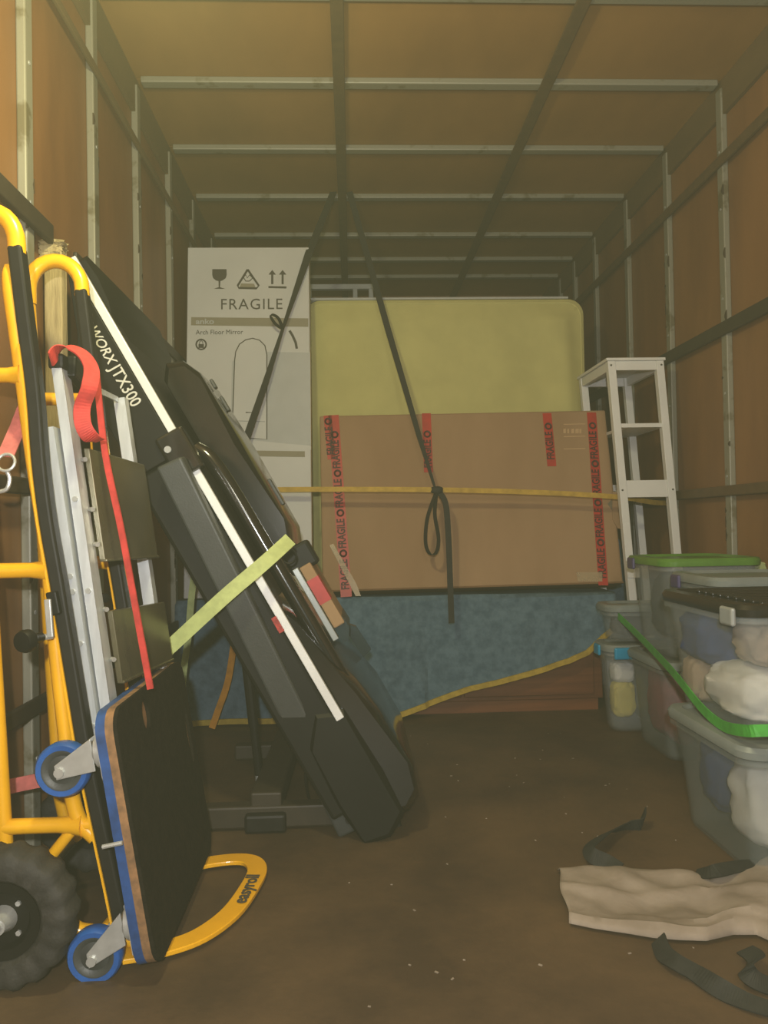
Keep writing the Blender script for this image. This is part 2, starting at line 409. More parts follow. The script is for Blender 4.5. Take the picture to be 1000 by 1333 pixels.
# crank of the strap winder
ck = obj('crank_arm', MB().beam(P(62, 780, 1.44), P(66, 830, 1.44), (1, 0, 0), .012, .008), 'steel', ht, bevel=.002)
obj('crank_pin', MB().tube([P(68, 828, 1.45), P(40, 832, 1.42)], .006, 8), 'steel', ht)
a, b = P(56, 829, 1.435), P(36, 834, 1.40); t = (b - a)
obj('crank_knob', MB().lathe(a, t, [(.006, 0), (.009, .004), (.010, .02), (.014, .03), (.02, .034), (.021, .045), (.018, .052), (.004, .054)], 20), 'black_plastic', ht, smooth=True)
obj('winder_bracket', MB().beam(P(68, 770, 1.46), P(74, 800, 1.46), (1, 0, 0), .02, .02), 'black_plastic', ht, bevel=.003)

# ================================================================== FOLDED STEP LADDER
ld = empty('step_ladder', (-.48, 1.66, 0), 'folded aluminium step ladder with dark treads strapped to the yellow hand truck', 'ladder')
YL, YR = 1.53, 1.83
A0, A1 = P(63, 556, YL - .015), P(151, 1143, YL - .015)
B0, B1 = P(73, 472, YL), P(138, 925, YL)
B1 = B0 + (B1 - B0) * 1.33
S0, S1 = P(155, 518, YR), P(206, 868, YR)
S1 = S0 + (S1 - S0) * 1.8
def channel(a, b, w, dpt, flip=1):
    """C-section rail: web towards the camera, two flanges behind"""
    m = MB(); t = (b - a).normalized(); wd_ = Vector((1, 0, 0)); wd_ = (wd_ - t * wd_.dot(t)).normalized(); dd = t.cross(wd_)
    if dd.y < 0: dd = -dd
    dd *= flip
    m.beam(a, b, wd_, w, .003)
    for s in (-1, 1):
        m.beam(a + wd_ * s * (w / 2 - .0015) + dd * dpt / 2, b + wd_ * s * (w / 2 - .0015) + dd * dpt / 2, wd_, .003, dpt)
    return m
obj('side_rail', channel(A0, A1, .0195, .045), 'aluminium', ld)
obj('side_rail', channel(B0, B1, .0195, .045), 'aluminium', ld)
obj('side_rail', channel(S0, S1, .026, .03), 'aluminium', ld)
obj('side_rail', channel(S0 + Vector((-.036, .004, -.14)), S1 + Vector((-.036, .004, 0)), .025, .026), 'aluminium', ld)
for p, sgn in ((B0, 1), (A1, -1), (B1, -1), (S1, -1)):
    obj('end_cap', MB().beam(p + Vector((0, .012, -.012 * sgn)), p + Vector((0, .012, .018 * sgn)), (1, 0, 0), .031, .034), 'rubber', ld, bevel=.006)
tdir = (B1 - B0).normalized()
def ats(z, y, dx=0):
    p = on(S0, S1, z); return Vector((p.x + dx, y, z))
def atz(z, y, dx=0):
    p = on(B0, B1, z); return Vector((p.x + dx, y, z))
for z1, z0, ya, yb in ((.985, .757, YL + .03, YR - .002), (.655, .51, YL + .03, YR - .002)):
    m = MB(); t = .012
    ya += .02; yb = YR + .035
    c = [atz(z0, ya, .012), atz(z0, ya, t + .012), ats(z0 - .005, yb, t + .016), ats(z0 - .005, yb, .016), atz(z1, ya, .012), atz(z1, ya, t + .012), ats(z1 - .012, yb, t + .016), ats(z1 - .012, yb, .016)]
    tr = obj('tread', m.hexa(c), 'tread_sheet', ld, bevel=.002)
    lip = MB().beam(atz(z0, ya, .02), ats(z0 - .005, yb, .024), (1, 0, 0), .016, .006)
    obj('tread_lip', lip, 'tread_sheet', tr, bevel=.002)
for k, z in enumerate((1.02, .96, .86, .79, .66, .56)):
    obj('tread_bolt', MB().disc(atz(z, YL + .028, .018), (1, -1, 0), .005, .01, 8), 'steel', ld)
for q, pr, zs in ((A0, A1, (.73, .70, .60, .44, .41, .25)), (B0, B1, (.70, .42, .88))):
    for z in zs:
        p = on(q, pr, z); obj('rivet', MB().disc(p + Vector((0, -.003, 0)), (0, 1, 0), .0055, .006, 10), 'steel', ld)
obj('spreader_arm', MB().beam(P(128, 508, 1.62), P(153, 520, YR - .01), (0, 0, 1), .012, .004), 'aluminium', ld)
obj('top_bracket', MB().beam(P(92, 476, 1.56), P(112, 500, 1.66), (1, 0, 0), .02, .045), 'black_plastic', ld, bevel=.005)
obj('hinge_bracket', MB().beam(atz(.76, YL + .028, .004), atz(.64, YL + .028, .004), (0, 1, 0), .012, .006), 'steel', ld)
obj('hinge_knob', MB().lathe(P(134, 778, 1.62), (1, -1, 0), [(.004, -.012), (.01, -.01), (.01, .01), (.004, .012)], 12), 'black_plastic', ld, smooth=True)

# ================================================================== FURNITURE DOLLY standing on edge
dl = empty('furniture_dolly', (-.42, 1.66, 0), 'furniture dolly with black top and blue castors standing on its edge', 'dolly')
yn, yf = 1.40, 1.945
b0 = Vector((-.384, yn, .026)); bt = P(134, 926, yn + .02)
Ld = (bt - b0).length; ezd = Vector((bt.x - b0.x, 0, bt.z - b0.z)).normalized()
Fd_ = frame(b0, (0, 1, 0), ezd)      # x along truck, y up the board, normal to +X
Ls = math.hypot(bt.x - b0.x, bt.z - b0.z)
W = yf - yn
outer = rrect(0, 0, W, Ls, .045, 6)
h1 = ell(W * .5, Ls - .075, .055, .018, 16)
h2 = ell(W - .05, Ls * .62, .016, .07, 16)
h3 = ell(.1, Ls - .045, .012, .024, 14)
for nm, z, t, m in (('padded_top', .022, .007, 'black_carpet'), ('plywood_core', .011, .015, 'ply_edge'), ('painted_base', -.005, .017, 'blue_paint')):
    plate(nm, [outer] + ([h2, ell(.185, Ls - .052, .024, .032, 16)] if nm == 'padded_top' else []), Fd_ @ Matrix.Translation((0, 0, z)), t, m, dl)
def castor(yc, s, swing):
    """swivel castor under the board at (yc, s); wheel axle along the truck"""
    base = Fd_ @ Vector((yc, s, -.0135))
    nrm = -(Fd_.to_3x3() @ Vector((0, 0, 1)))
    up = Fd_.to_3x3() @ Vector((0, 1, 0))
    cst = obj('castor_plate', MB().beam(base - up * .04, base + up * .04, (0, 1, 0), .085, .004), 'steel', dl)
    cst['label'] = 'zinc castor mounting plate'
    c = base + nrm * .082 + up * swing
    R = .05
    obj('castor_tyre', MB().lathe(c, (0, 1, 0), [(.037, -.015), (.046, -.016), (R, -.010), (R, .010), (.046, .016), (.037, .015)], 36, close=True), 'blue_rubber', dl, smooth=True)
    obj('castor_wheel', MB().lathe(c, (0, 1, 0), [(.008, -.016), (.012, -.012), (.026, -.008), (.034, -.014), (.037, -.014), (.037, .014), (.026, .008), (.012, .012), (.008, .016)], 28), 'grey_plastic', dl, smooth=True)
    obj('castor_swivel', MB().lathe(base + nrm * .003, nrm, [(.03, 0), (.03, .012), (.02, .02)], 20), 'steel', dl, smooth=True)
    for s2 in (-1, 1):
        m = MB(); yy = Vector((0, s2 * .021, 0))
        o1 = base + nrm * .018 + yy
        pts = [o1 + up * .03, o1 - up * .03, c + yy - up * .013 + nrm * .008, c + yy + up * .013 + nrm * .008]
        q = [p + Vector((0, s2 * .003, 0)) for p in pts]
        obj('castor_fork', m.hexa(pts + q), 'steel', dl, bevel=.002)
    obj('castor_bolt', MB().disc(c, (0, 1, 0), .009, .058, 10), 'steel', dl)
for yc in (.045, W - .06):
    castor(yc, .075, -.045); castor(yc, Ls - .075, -.02)
obj('edge_bolt', MB().tube([b0 + ezd * .235 + Vector((-.03, -.012, 0)), b0 + ezd * .235 + Vector((.005, -.012, .006))], .004, 8), 'steel', dl)

# ================================================================== FOLDED TREADMILL leaning to the left wall
YT = 2.0; WT = .68
To = P(443, 935, YT); Tt = P(95, 338, YT)
TU = Vector((Tt.x - To.x, 0, Tt.z - To.z)); TL = TU.length; TU.normalize(); TN = Vector((TU.z, 0, -TU.x))
def T(u, n, y): return Vector((To.x, 0, To.z)) + TU * u + TN * n + Vector((0, y, 0))
tm = empty('treadmill', (-.1, 2.3, 0), 'big black folded treadmill with white side stripe leaning against the left wall', 'treadmill')
def tbox(u0, u1, n0, n1, y0, y1):
    return MB().hexa([T(u0, n0, y0), T(u1, n0, y0), T(u1, n0, y1), T(u0, n0, y1), T(u0, n1, y0), T(u1, n1, y0), T(u1, n1, y1), T(u0, n1, y1)])
def tprof(prof, ys):
    """closed (u, n) profile swept across the width; ys = list of (y, inset)"""
    cu = sum(p[0] for p in prof) / len(prof); cn = sum(p[1] for p in prof) / len(prof)
    rings = []
    for y, ins in ys:
        rings.append([T(u + (cu - u) * min(1, ins / max(.001, math.hypot(u - cu, n - cn))), n + (cn - n) * min(1, ins / max(.001, math.hypot(u - cu, n - cn))), y) for u, n in prof])
    return MB().rings(rings)
# deck with running belt
obj('deck', tprof([(-.2, -.085), (1.18, -.085), (TL - .02, -.012), (TL - .02, -.004), (-.2, -.004)], [(YT + .004, 0), (YT + WT, 0)]), 'black_plastic', tm, bevel=.006, bseg=2)
obj('running_belt', tbox(.1, TL - .02, -.004, .004, YT + .08, YT + WT - .07), 'rubber', tm)
obj('foot_rail', tbox(-.02, TL, -.004, .012, YT + .0, YT + .075), 'black_plastic', tm, bevel=.005)
obj('foot_rail', tbox(-.02, TL, -.004, .012, YT + WT - .07, YT + WT), 'black_plastic', tm, bevel=.005)
sk = obj('side_skirt', tprof([(.80, -.135), (1.11, -.135), (1.19, -.085), (TL, -.016), (TL, -.012), (.80, -.012)], [(YT - .012, 0), (YT + .02, 0)]), 'black_plastic', tm, bevel=.003)
obj('side_skirt', tbox(-.22, .80, -.15, -.012, YT - .004, YT + .03), 'black_plastic', tm, bevel=.01)
a = P(228, 572, YT); u_mid = (a - T(0, 0, YT)).dot(TU)
for u0, u1 in ((u_mid + .012, TL), (0, u_mid - .08)):
    obj('side_stripe', tbox(u0, u1, -.010, .012, YT - .016, YT), 'silver_strip', tm, bevel=.002)
obj('hinge_bracket', tbox(u_mid - .10, u_mid + .02, -.05, .028, YT - .03, YT + .02), 'black_gloss', tm, bevel=.008)
obj('hinge_bolt', MB().disc(T(u_mid - .02, -.03, YT - .03), (0, 1, 0), .009, .01, 12), 'steel', tm)
obj('rear_cover', tprof([(TL - .22, .0), (TL - .15, .03), (TL - .05, .045), (TL + .015, .03), (TL + .015, .0), (TL - .05, -.03), (TL - .15, -.058)], [(YT + .02, .02), (YT + .05, 0), (YT + WT - .04, 0), (YT + WT - .01, .02)]), 'black_plastic', tm, smooth=True)
# lettering on the upper skirt, reading downwards
p0 = P(118, 425, YT - .012); u0 = (p0 - T(0, 0, YT - .012)).dot(TU)
text('lettering', 'WORX', .036, frame(T(u0, -.044, YT - .0125), -TU, TN), 'print_light', sk, shear=.25, bold=.0004, fit=.108)
text('lettering', 'JTX300', .044, frame(T(u0 - .118, -.045, YT - .0125), -TU, TN), 'print_light', sk, bold=.0004, fit=.118)
# motor hood at the low end
hood = [(-.30, -.02), (-.315, .03), (-.29, .075), (-.22, .10), (-.05, .10), (.06, .08), (.16, .05), (.30, .025), (.36, .0), (.2, -.01), (-.1, -.015)]
obj('motor_hood', tprof(hood, [(YT + .01, .03), (YT + .03, .01), (YT + .08, 0), (YT + WT - .08, 0), (YT + WT - .03, .01), (YT + WT - .01, .03)]), 'black_gloss', tm, smooth=True)
hood2 = [(-.32, -.11), (-.335, -.04), (-.30, .02), (-.18, .03), (.02, .02), (.05, -.05), (-.02, -.11), (-.2, -.125)]
obj('end_cover', tprof(hood2, [(YT - .012, .018), (YT + .0, .004), (YT + .03, 0), (YT + WT - .02, 0), (YT + WT, .02)]), 'black_plastic', tm, smooth=True)
obj('end_foot', MB().tube([T(-.33, -.02, YT + .1), T(-.33, -.02, YT + .1) + Vector((.01, 0, -.04))], .012, 10), 'rubber', tm)
obj('hood_fin', tprof([(.02, .09), (.16, .085), (.12, .12), (.03, .125)], [(YT + WT - .14, .0), (YT + WT - .1, 0)]), 'teal_plastic', tm)
# glossy handrail running up beside the stripe
obj('handrail', MB().tube(smoothpath([T(-.18, .03, YT + .06), T(0, .048, YT + .05), T(.4, .05, YT + .05), T(.72, .046, YT + .05), T(.80, .02, YT + .06)], 5), .022, 14), 'black_gloss', tm, smooth=True)
# console folded over the belt
cons = [(.43, .04), (.44, .10), (.50, .125), (.80, .128), (1.02, .12), (1.075, .095), (1.09, .05), (1.05, .02), (.46, .02)]
cn = obj('console', tprof(cons, [(YT + .19, .03), (YT + .21, .008), (YT + .25, 0), (YT + .56, 0), (YT + .60, .008), (YT + .62, .03)]), 'black_gloss', tm, smooth=True)
for u, l in ((1.0, .03), (.93, .05), (.62, .09)):
    obj('button', tbox(u - l / 2, u + l / 2, .124, .134, YT + .34, YT + .37), 'grey_plastic', cn, bevel=.003)
lk = obj('latch', tbox(.37, .45, .05, .14, YT + .28, YT + .36), 'black_plastic', tm, bevel=.01)
obj('latch_ring', MB().tube([T(.43 + .020 * math.cos(q), .085 + .020 * math.sin(q), YT + .12) for q in [2 * math.pi * k / 20 for k in range(20)]], .003, 8, close=True), 'black_plastic', tm, smooth=True)
# wide grey upright on the near side
G0, G1 = P(222, 601, 1.94), P(457, 1079, 2.06)
up = obj('upright_post', MB().beam(G0, G1, (1, 0, 0), .07, .05), 'grey_plastic', tm, bevel=.008, bseg=3)
gw = (G1 - G0).normalized()
obj('upright_post', MB().beam(G0 + Vector((.03, .68, 0)), G1 + Vector((.03, .62, 0)), (1, 0, 0), .07, .05), 'grey_plastic', tm, bevel=.008, bseg=3)
lab = P(362, 813, 1.985)
obj('warning_label', MB().beam(lab - TU * .022, lab + TU * .022, TN, .016, .002), 'red_label', tm)
obj('upright_bolt', MB().disc(P(455, 1066, 2.02), (0, 1, -.1), .012, .008, 12), 'black_plastic', tm)
obj('upright_bolt', MB().disc(P(440, 1041, 2.015), (0, 1, -.1), .006, .006, 10), 'steel', tm)
# steel base on the floor
def btube(a, b, w, h, m='rail_dark'): return obj('base_tube', MB().beam(a, b, (0, 0, 1), h, w), m, tm, bevel=.006)
btube((-.42, 2.12, .035), (-.03, 2.12, .035), .05, .06)
btube((-.42, 2.72, .035), (.0, 2.72, .035), .05, .05)
btube((-.245, 2.10, .075), (-.235, 2.76, .07), .085, .05)
btube((-.235, 2.76, .07), (-.12, 2.76, .07), .04, .04)
obj('base_foot', MB().box((-.30, 2.07, 0), (-.19, 2.15, .05)), 'rubber', tm, bevel=.008)
gs0, gs1 = P(319, 842, 2.44), P(337, 1008, 2.47)
obj('gas_strut', MB().tube([gs0, gs0 + (gs1 - gs0) * .62, gs0 + (gs1 - gs0) * .62, gs1], [.016, .016, .013, .013], 12), 'rubber', tm)
obj('strut_end', MB().tube([gs1, gs1 + Vector((0, 0, -.02))], .011, 10), 'steel', tm)
oc = obj('release_cap', MB().tube([P(318, 838, 2.42), P(316, 824, 2.42), P(311, 812, 2.42)], [.008, .016, .014], 10), 'orange_plastic', tm, smooth=True)
oc['label'] = 'orange release cap'
obj('power_lead', MB().tube(smoothpath([P(400, 985, 2.3), P(398, 1015, 2.28), P(405, 1045, 2.2), P(425, 1056, 2.13)], 5), .004, 8), 'rubber', tm, smooth=True)

# cardboard sleeve wedged between the console and the hood
cs = empty('cardboard_sleeve', T(.14, .02, YT + .4), 'narrow cardboard sleeve with red tape wedged against the black treadmill hood', 'box')
obj('sleeve', tbox(.18, .385, .080, .116, YT + .26, YT + .5), 'cardboard', cs, bevel=.004)
obj('tape', tbox(.26, .34, .0795, .1165, YT + .2595, YT + .34), 'red_tape', cs)
obj('edge_strip', tbox(.15, .39, .060, .078, YT + .25, YT + .5), 'silver_clip', cs, bevel=.002)
obj('cellophane', tprof([(.13, .08), (.20, .079), (.20, .118), (.16, .12), (.13, .10)], [(YT + .27, 0), (YT + .49, 0)]), 'teal_plastic', cs)

# ================================================================== WOODEN CHEST + MOVING BLANKET
CY = 3.285; CZ = .50; CX0, CX1 = -.715, 1.075
ch = empty('wooden_chest', ((CX0 + CX1) / 2, CY + .25, 0), 'low reddish brown wooden chest half hidden under the blue blanket', 'chest')
obj('carcass', MB().box((CX0, CY + .012, .05), (CX1, CY + .315, CZ - .012)), 'brown_wood', ch, bevel=.004)
obj('lid', MB().box((CX0 - .012, CY, CZ - .025), (CX1 + .012, CY + .325, CZ)), 'brown_wood', ch, bevel=.005)
obj('plinth', MB().box((CX0 + .02, CY + .02, 0), (CX1 - .02, CY + .3, .05)), 'brown_wood', ch)
for k in range(3):
    xa = CX0 + .03 + k * (CX1 - CX0 - .06) / 3; xb = xa + (CX1 - CX0 - .06) / 3 - .012
    d = obj('front_panel', MB().box((xa, CY - .001, .07), (xb, CY + .012, CZ - .045)), 'brown_wood', ch, bevel=.004)

hem = [(240, 946), (262, 942), (300, 938), (345, 944), (390, 940), (440, 938), (490, 934), (522, 929), (560, 915), (600, 899), (650, 886), (700, 872), (735, 860), (760, 850), (772, 838), (779, 831), (800, 815)]
def hem_at(px):
    for (a, b), (c, d) in zip(hem[:-1], hem[1:]):
        if a <= px <= c: return b + (d - b) * (px - a) / (c - a)
    return hem[-1][1]
bl = empty('moving_blanket', ((CX0 + CX1) / 2, CY - .03, .3), 'blue quilted moving blanket with yellow binding draped over the wooden chest', 'blanket')
NX, NT, NF = 110, 8, 34
vs = []; hemline = []
bx0, bx1 = CX0 - .03, CX1 + .05
for i in range(NX + 1):
    t = i / NX; X = bx0 + (bx1 - bx0) * t
    # pixel column of this X on the front face, to read the hem height
    px = 240 + (800 - 240) * t
    zh = max(.012, P(px, hem_at(px), CY - .03).z)
    for j in range(NT + 1):
        y = CY + .20 - (CY + .20 - (CY - .015)) * j / NT
        vs.append((X, y, CZ + .008 + .006 * noise.noise((X * 4, y * 5, 3))))
    ztop = CZ + .004
    for j in range(1, NF + 1):
        s = j / NF; z = ztop + (zh - ztop) * s
        fold = .034 * noise.noise((X * 3.2, z * 1.3, 1.7)) + .008 * abs(noise.noise((X * 6 + z * 3, z * 2, 11))) + .012 * noise.noise((X * 9, z * 3, 5.1)) + .005 * noise.noise((X * 28, z * 22, 9))
        y = CY - .03 - .035 * min(1, s * 3) * (.5 + s) * (1 if zh < .05 else .7) + fold * min(1, s * 4)
        vs.append((X, y, z)); 
    hemline.append(Vector(vs[-1]))
M_ = NT + NF + 1
fs = [(i * M_ + j, i * M_ + j + 1, (i + 1) * M_ + j + 1, (i + 1) * M_ + j) for i in range(NX) for j in range(M_ - 1)]
obj('cloth', MB().add(vs, fs), 'blanket', bl, smooth=True, solid=.008)
obj('binding', MB().ribbon([p + Vector((0, -.004, .008)) for p in hemline], .022, (0, 0, 1), .014), 'binding', bl, smooth=True)
flap = smoothpath([P(309, 800, 3.15), P(303, 850, 3.13), P(296, 890, 3.12), P(284, 925, 3.10), P(276, 948, 3.09)], 6)
obj('loose_binding', MB().ribbon(flap, .026, (1, 0, .3), .008), 'orange_strap', bl)
# second blanket, bundled on the floor behind the shelf
def lump(c, hx, hy, hz, seed, ex=.55, amp=.12, n=22, fr=3.):
    vs = []; fs = []
    def sp(v, e): return math.copysign(abs(v) ** e, v)
    for i in range(n + 1):
        th = -math.pi / 2 + math.pi * i / n
        for j in range(2 * n):
            ph = math.pi * j / n
            p = Vector((sp(math.cos(th), ex) * sp(math.cos(ph), ex), sp(math.cos(th), ex) * sp(math.sin(ph), ex), sp(math.sin(th), ex)))
            k = 1 + amp * noise.noise(p * fr + Vector((seed * 3.1, seed, seed * 7.7))) + amp * .4 * noise.noise(p * fr * 3 + Vector((seed, seed * 2, 1)))
            vs.append((c[0] + p.x * hx * k, c[1] + p.y * hy * k, c[2] + p.z * hz * min(k, 1.02)))
    m = 2 * n
    for i in range(n):
        for j in range(m): fs.append((i * m + j, i * m + (j + 1) % m, (i + 1) * m + (j + 1) % m, (i + 1) * m + j))
    return MB().add(vs, fs)
tag(obj('blanket_bundle', lump((1.265, 3.80, .37), .10, .08, .37, 3), 'blanket', smooth=True), 'bundled blue blanket behind the legs of the white shelf', 'blanket')

# ================================================================== MATTRESS standing on its side
MY = 3.63
mx0, mx1 = P(396, 450, MY).x, P(763, 450, MY).x
mz1 = P(580, 388, MY).z
prof = rrect(mx0, .002, mx1, mz1, .075, 8)
mt = empty('mattress', ((mx0 + mx1) / 2, MY + .12, .02), 'pale yellow mattress standing on end behind the cardboard box', 'mattress')
mb = MB(); rings = []
def shrink(pr, d):
    cx = sum(p[0] for p in pr) / len(pr); cz = sum(p[1] for p in pr) / len(pr)
    return [(x + (-d if x > cx else d), z + (-d if z > cz else d)) for x, z in pr]
for y, d in ((MY + .012, .035), (MY + .004, .02), (MY + .012, .006), (MY + .03, 0), (MY + .2, 0), (MY + .225, .012)):
    rings.append([Vector((x, y, z)) for x, z in shrink(prof, d)])
obj('mattress_body', mb.rings(rings), 'mattress', mt, smooth=True)
# soft cover with folds on the face
vs = []; n1, n2 = 70, 70
for i in range(n1 + 1):
    for j in range(n2 + 1):
        u, v = i / n1, j / n2; x = mx0 + .02 + (mx1 - mx0 - .04) * u; z = .55 + (mz1 - .03 - .55) * v
        r = .06; ux = max(0, x - (mx1 - .02 - r)); uz = max(0, z - (mz1 - .03 - r))
        if ux > 0 and uz > 0:
            q = math.hypot(ux, uz)
            if q > r: x -= ux * (1 - r / q); z -= uz * (1 - r / q)
        e = min(1, min(u, 1 - u, 1 - v) * 16)
        diag = (x - mx1 + .35) * 5 - (mz1 - z) * 2.2
        fold = .018 * math.sin(diag * 3.0 + 1.4 * noise.noise((x * 3, 0, z * 2))) * max(0, min(1, (x - mx1 + .55) * 2.2))
        y = MY + .006 - .018 * e - fold * e + .006 * noise.noise((x * 2.5, 1, z * 2.5)) * e
        vs.append((x, y, z))
fs = [(i * (n2 + 1) + j, i * (n2 + 1) + j + 1, (i + 1) * (n2 + 1) + j + 1, (i + 1) * (n2 + 1) + j) for i in range(n1) for j in range(n2)]
obj('fitted_cover', MB().add(vs, fs), 'mattress', mt, smooth=True)
obj('top_piping', MB().tube([(mx0 + .02, MY + .01, mz1 + .002), (mx1 - .08, MY + .01, mz1 + .002)], .006, 8), 'print_pale', mt, smooth=True)

# pale slatted bed frame seen over the mattress
bf = empty('bed_frame', (.1, 4.6, 0), 'pale slatted bed frame standing far back above the mattress', 'bed frame')
zf = P(450, 374, 4.6).z
for z in (zf, zf - .09): obj('frame_rail', MB().box((-.25, 4.58, z - .015), (.16, 4.62, z + .015)), 'print_pale', bf, bevel=.004)
for x in (-.23, .045, .14): obj('frame_post', MB().box((x - .014, 4.585, 0), (x + .014, 4.615, zf)), 'print_pale', bf, bevel=.004)

# ================================================================== MIRROR CARTON (white, printed)
mc = empty('mirror_carton', (-.44, 3.36, CZ), 'tall white printed mirror carton with fragile symbols standing beside the mattress', 'carton')
MB0 = P(239, 790, 3.235); MB1 = P(407, 786, 3.235); Wm = MB1.x - MB0.x
MT0 = P(247, 322, 3.42); zb = CZ + .024
lean = Vector((MT0.x - MB0.x + .012, MT0.y - 3.235, MT0.z - zb)); Hm = lean.length
Fm = frame((MB0.x, 3.235, zb), (1, 0, 0), lean)
# carton body from the face frame: depth behind
def fbox(F, x0, x1, y0, y1, z0, z1):
    return MB().hexa([F @ Vector(c) for c in ((x0, y0, z0), (x1, y0, z0), (x1, y1, z0), (x0, y1, z0), (x0, y0, z1), (x1, y0, z1), (x1, y1, z1), (x0, y1, z1))])
obj('carton_body', fbox(Fm, 0, Wm, 0, Hm, -.11, 0), 'white_carton', mc, bevel=.004)
def mpx(px, py):
    """pixel on the carton face -> face coordinates"""
    o = CAM; v = P(px, py, 3.3) - CAM; inv = Fm.inverted(); a = inv @ o; b = inv.to_3x3() @ v
    t = -a.z / b.z; q = a + b * t; return q.x, q.y
def mface(name, poly_px, m, h=.0012):
    return obj(name, MB().slab([mpx(*p) for p in poly_px], Fm, h), m, mc)
def mtext(body, px, py, size, m, **k):
    x, y = mpx(px, py); text('lettering', body, size, Fm @ Matrix.Translation((x, y, .001)), m, mc, **k)
def outline(pts, w, m, closed=False, name='printed_line'):
    p3 = [Fm @ Vector((*mpx(*p), .001)) for p in pts]
    if closed: p3.append(p3[0])
    nrm = Fm.to_3x3() @ Vector((0, 0, 1)); ws = []
    for i in range(len(p3)):
        t = p3[min(i + 1, len(p3) - 1)] - p3[max(i - 1, 0)]; ws.append(t.cross(nrm))
    obj(name, MB().ribbon(p3, w, ws, .0012), m, mc)
# wine glass
gl = [(276, 351), (295, 351), (295, 361), (292, 365), (287, 367), (287, 373), (293, 375), (278, 375), (284, 373), (284, 367), (279, 365), (276, 361)]
mface('glass_symbol', [(276.5, 350.5), (295, 350.5), (295.2, 358), (294, 362), (290, 365), (287, 366), (286.5, 374), (293, 376), (278.5, 376), (284.8, 374), (284.5, 366), (281, 365), (277.5, 362), (276.4, 358)], 'print_dark')
# carry triangle
outline([(322.5, 351), (337, 372), (334, 375.5), (311, 375), (309.5, 372)], .009, 'print_dark', True, 'triangle_symbol')
mface('triangle_symbol', [(314, 369), (331, 369.5), (332.5, 374), (312, 374)], 'print_band')
outline([(317, 361), (320, 358), (322, 362), (325, 358), (329, 362), (325, 366), (320, 366), (317, 361)], .004, 'print_dark', False, 'triangle_symbol')
# arrows up
for x in (354.5, 368):
    mface('arrow_symbol', [(x - 1.4, 370), (x - 1.4, 357.5), (x - 4.8, 357.5), (x, 351.5), (x + 4.8, 357.5), (x + 1.4, 357.5), (x + 1.4, 370)], 'print_dark')
mface('arrow_symbol', [(349.5, 372.5), (373, 373), (373, 375.6), (349.5, 375)], 'print_dark')
mtext('FRAGILE', 286.5, 397, .070, 'print_dark', spacing=1.12, fit=.268)
mface('printed_band', [(249, 413), (401.5, 414.5), (401.5, 425.5), (248.8, 423.5)], 'print_band', .0010)
mtext('anko', 255, 419, .034, 'print_pale', sx=1.2, bold=.0008)
mtext('Arch Floor Mirror', 255, 433, .030, 'print_dark', fit=.205)
outline([(262 + 6.5 * math.cos(a), 448.5 + 6.5 * math.sin(a)) for a in [2 * math.pi * k / 20 for k in range(20)]], .007, 'print_dark', True, 'lock_symbol')
mface('lock_symbol', [(258.5, 448), (265.5, 448), (265.5, 453), (258.5, 453)], 'print_dark')
outline([(259.8, 448), (260, 445), (262, 443.5), (264, 445), (264.2, 448)], .003, 'print_dark', False, 'lock_symbol')
# picture: pale wall scene with an arched mirror
mface('printed_picture', [(345, 458), (404, 459), (405, 580), (300, 572), (302, 470)], 'print_pale', .0006)
arch = [(302.5, 556), (305.5, 470), (307, 458), (312, 448), (320, 442.5), (329, 440.5), (338, 443), (345, 450), (347.5, 462), (347.5, 572), (316, 569.5)]
mface('printed_mirror', arch, 'white_carton', .0010)
outline(arch, .0045, 'print_dark', True, 'printed_mirror_rim')
outline([(320, 537), (329, 537), (329, 553), (331, 556)], .005, 'print_dark')
outline([(308, 548), (345, 549)], .003, 'print_grey')
outline([(377, 430.5), (381, 437), (385, 446), (386.5, 454)], .011, 'print_dark', False, 'printed_detail')
mface('printed_floor', [(318, 572), (405, 581), (405, 586), (325, 584)], 'white_carton', .0008)
mface('printed_band', [(326, 586.5), (397, 587.5), (397, 595), (330, 594)], 'print_band')
mtext('ARCH FLOOR MIRROR', 297, 680.5, .030, 'print_dark', sx=.94, bold=.0002)
obj('side_tape', fbox(Fm, Wm - .002, Wm + .001, 0, Hm * .7, -.06, -.03), 'yellow_strap', mc)

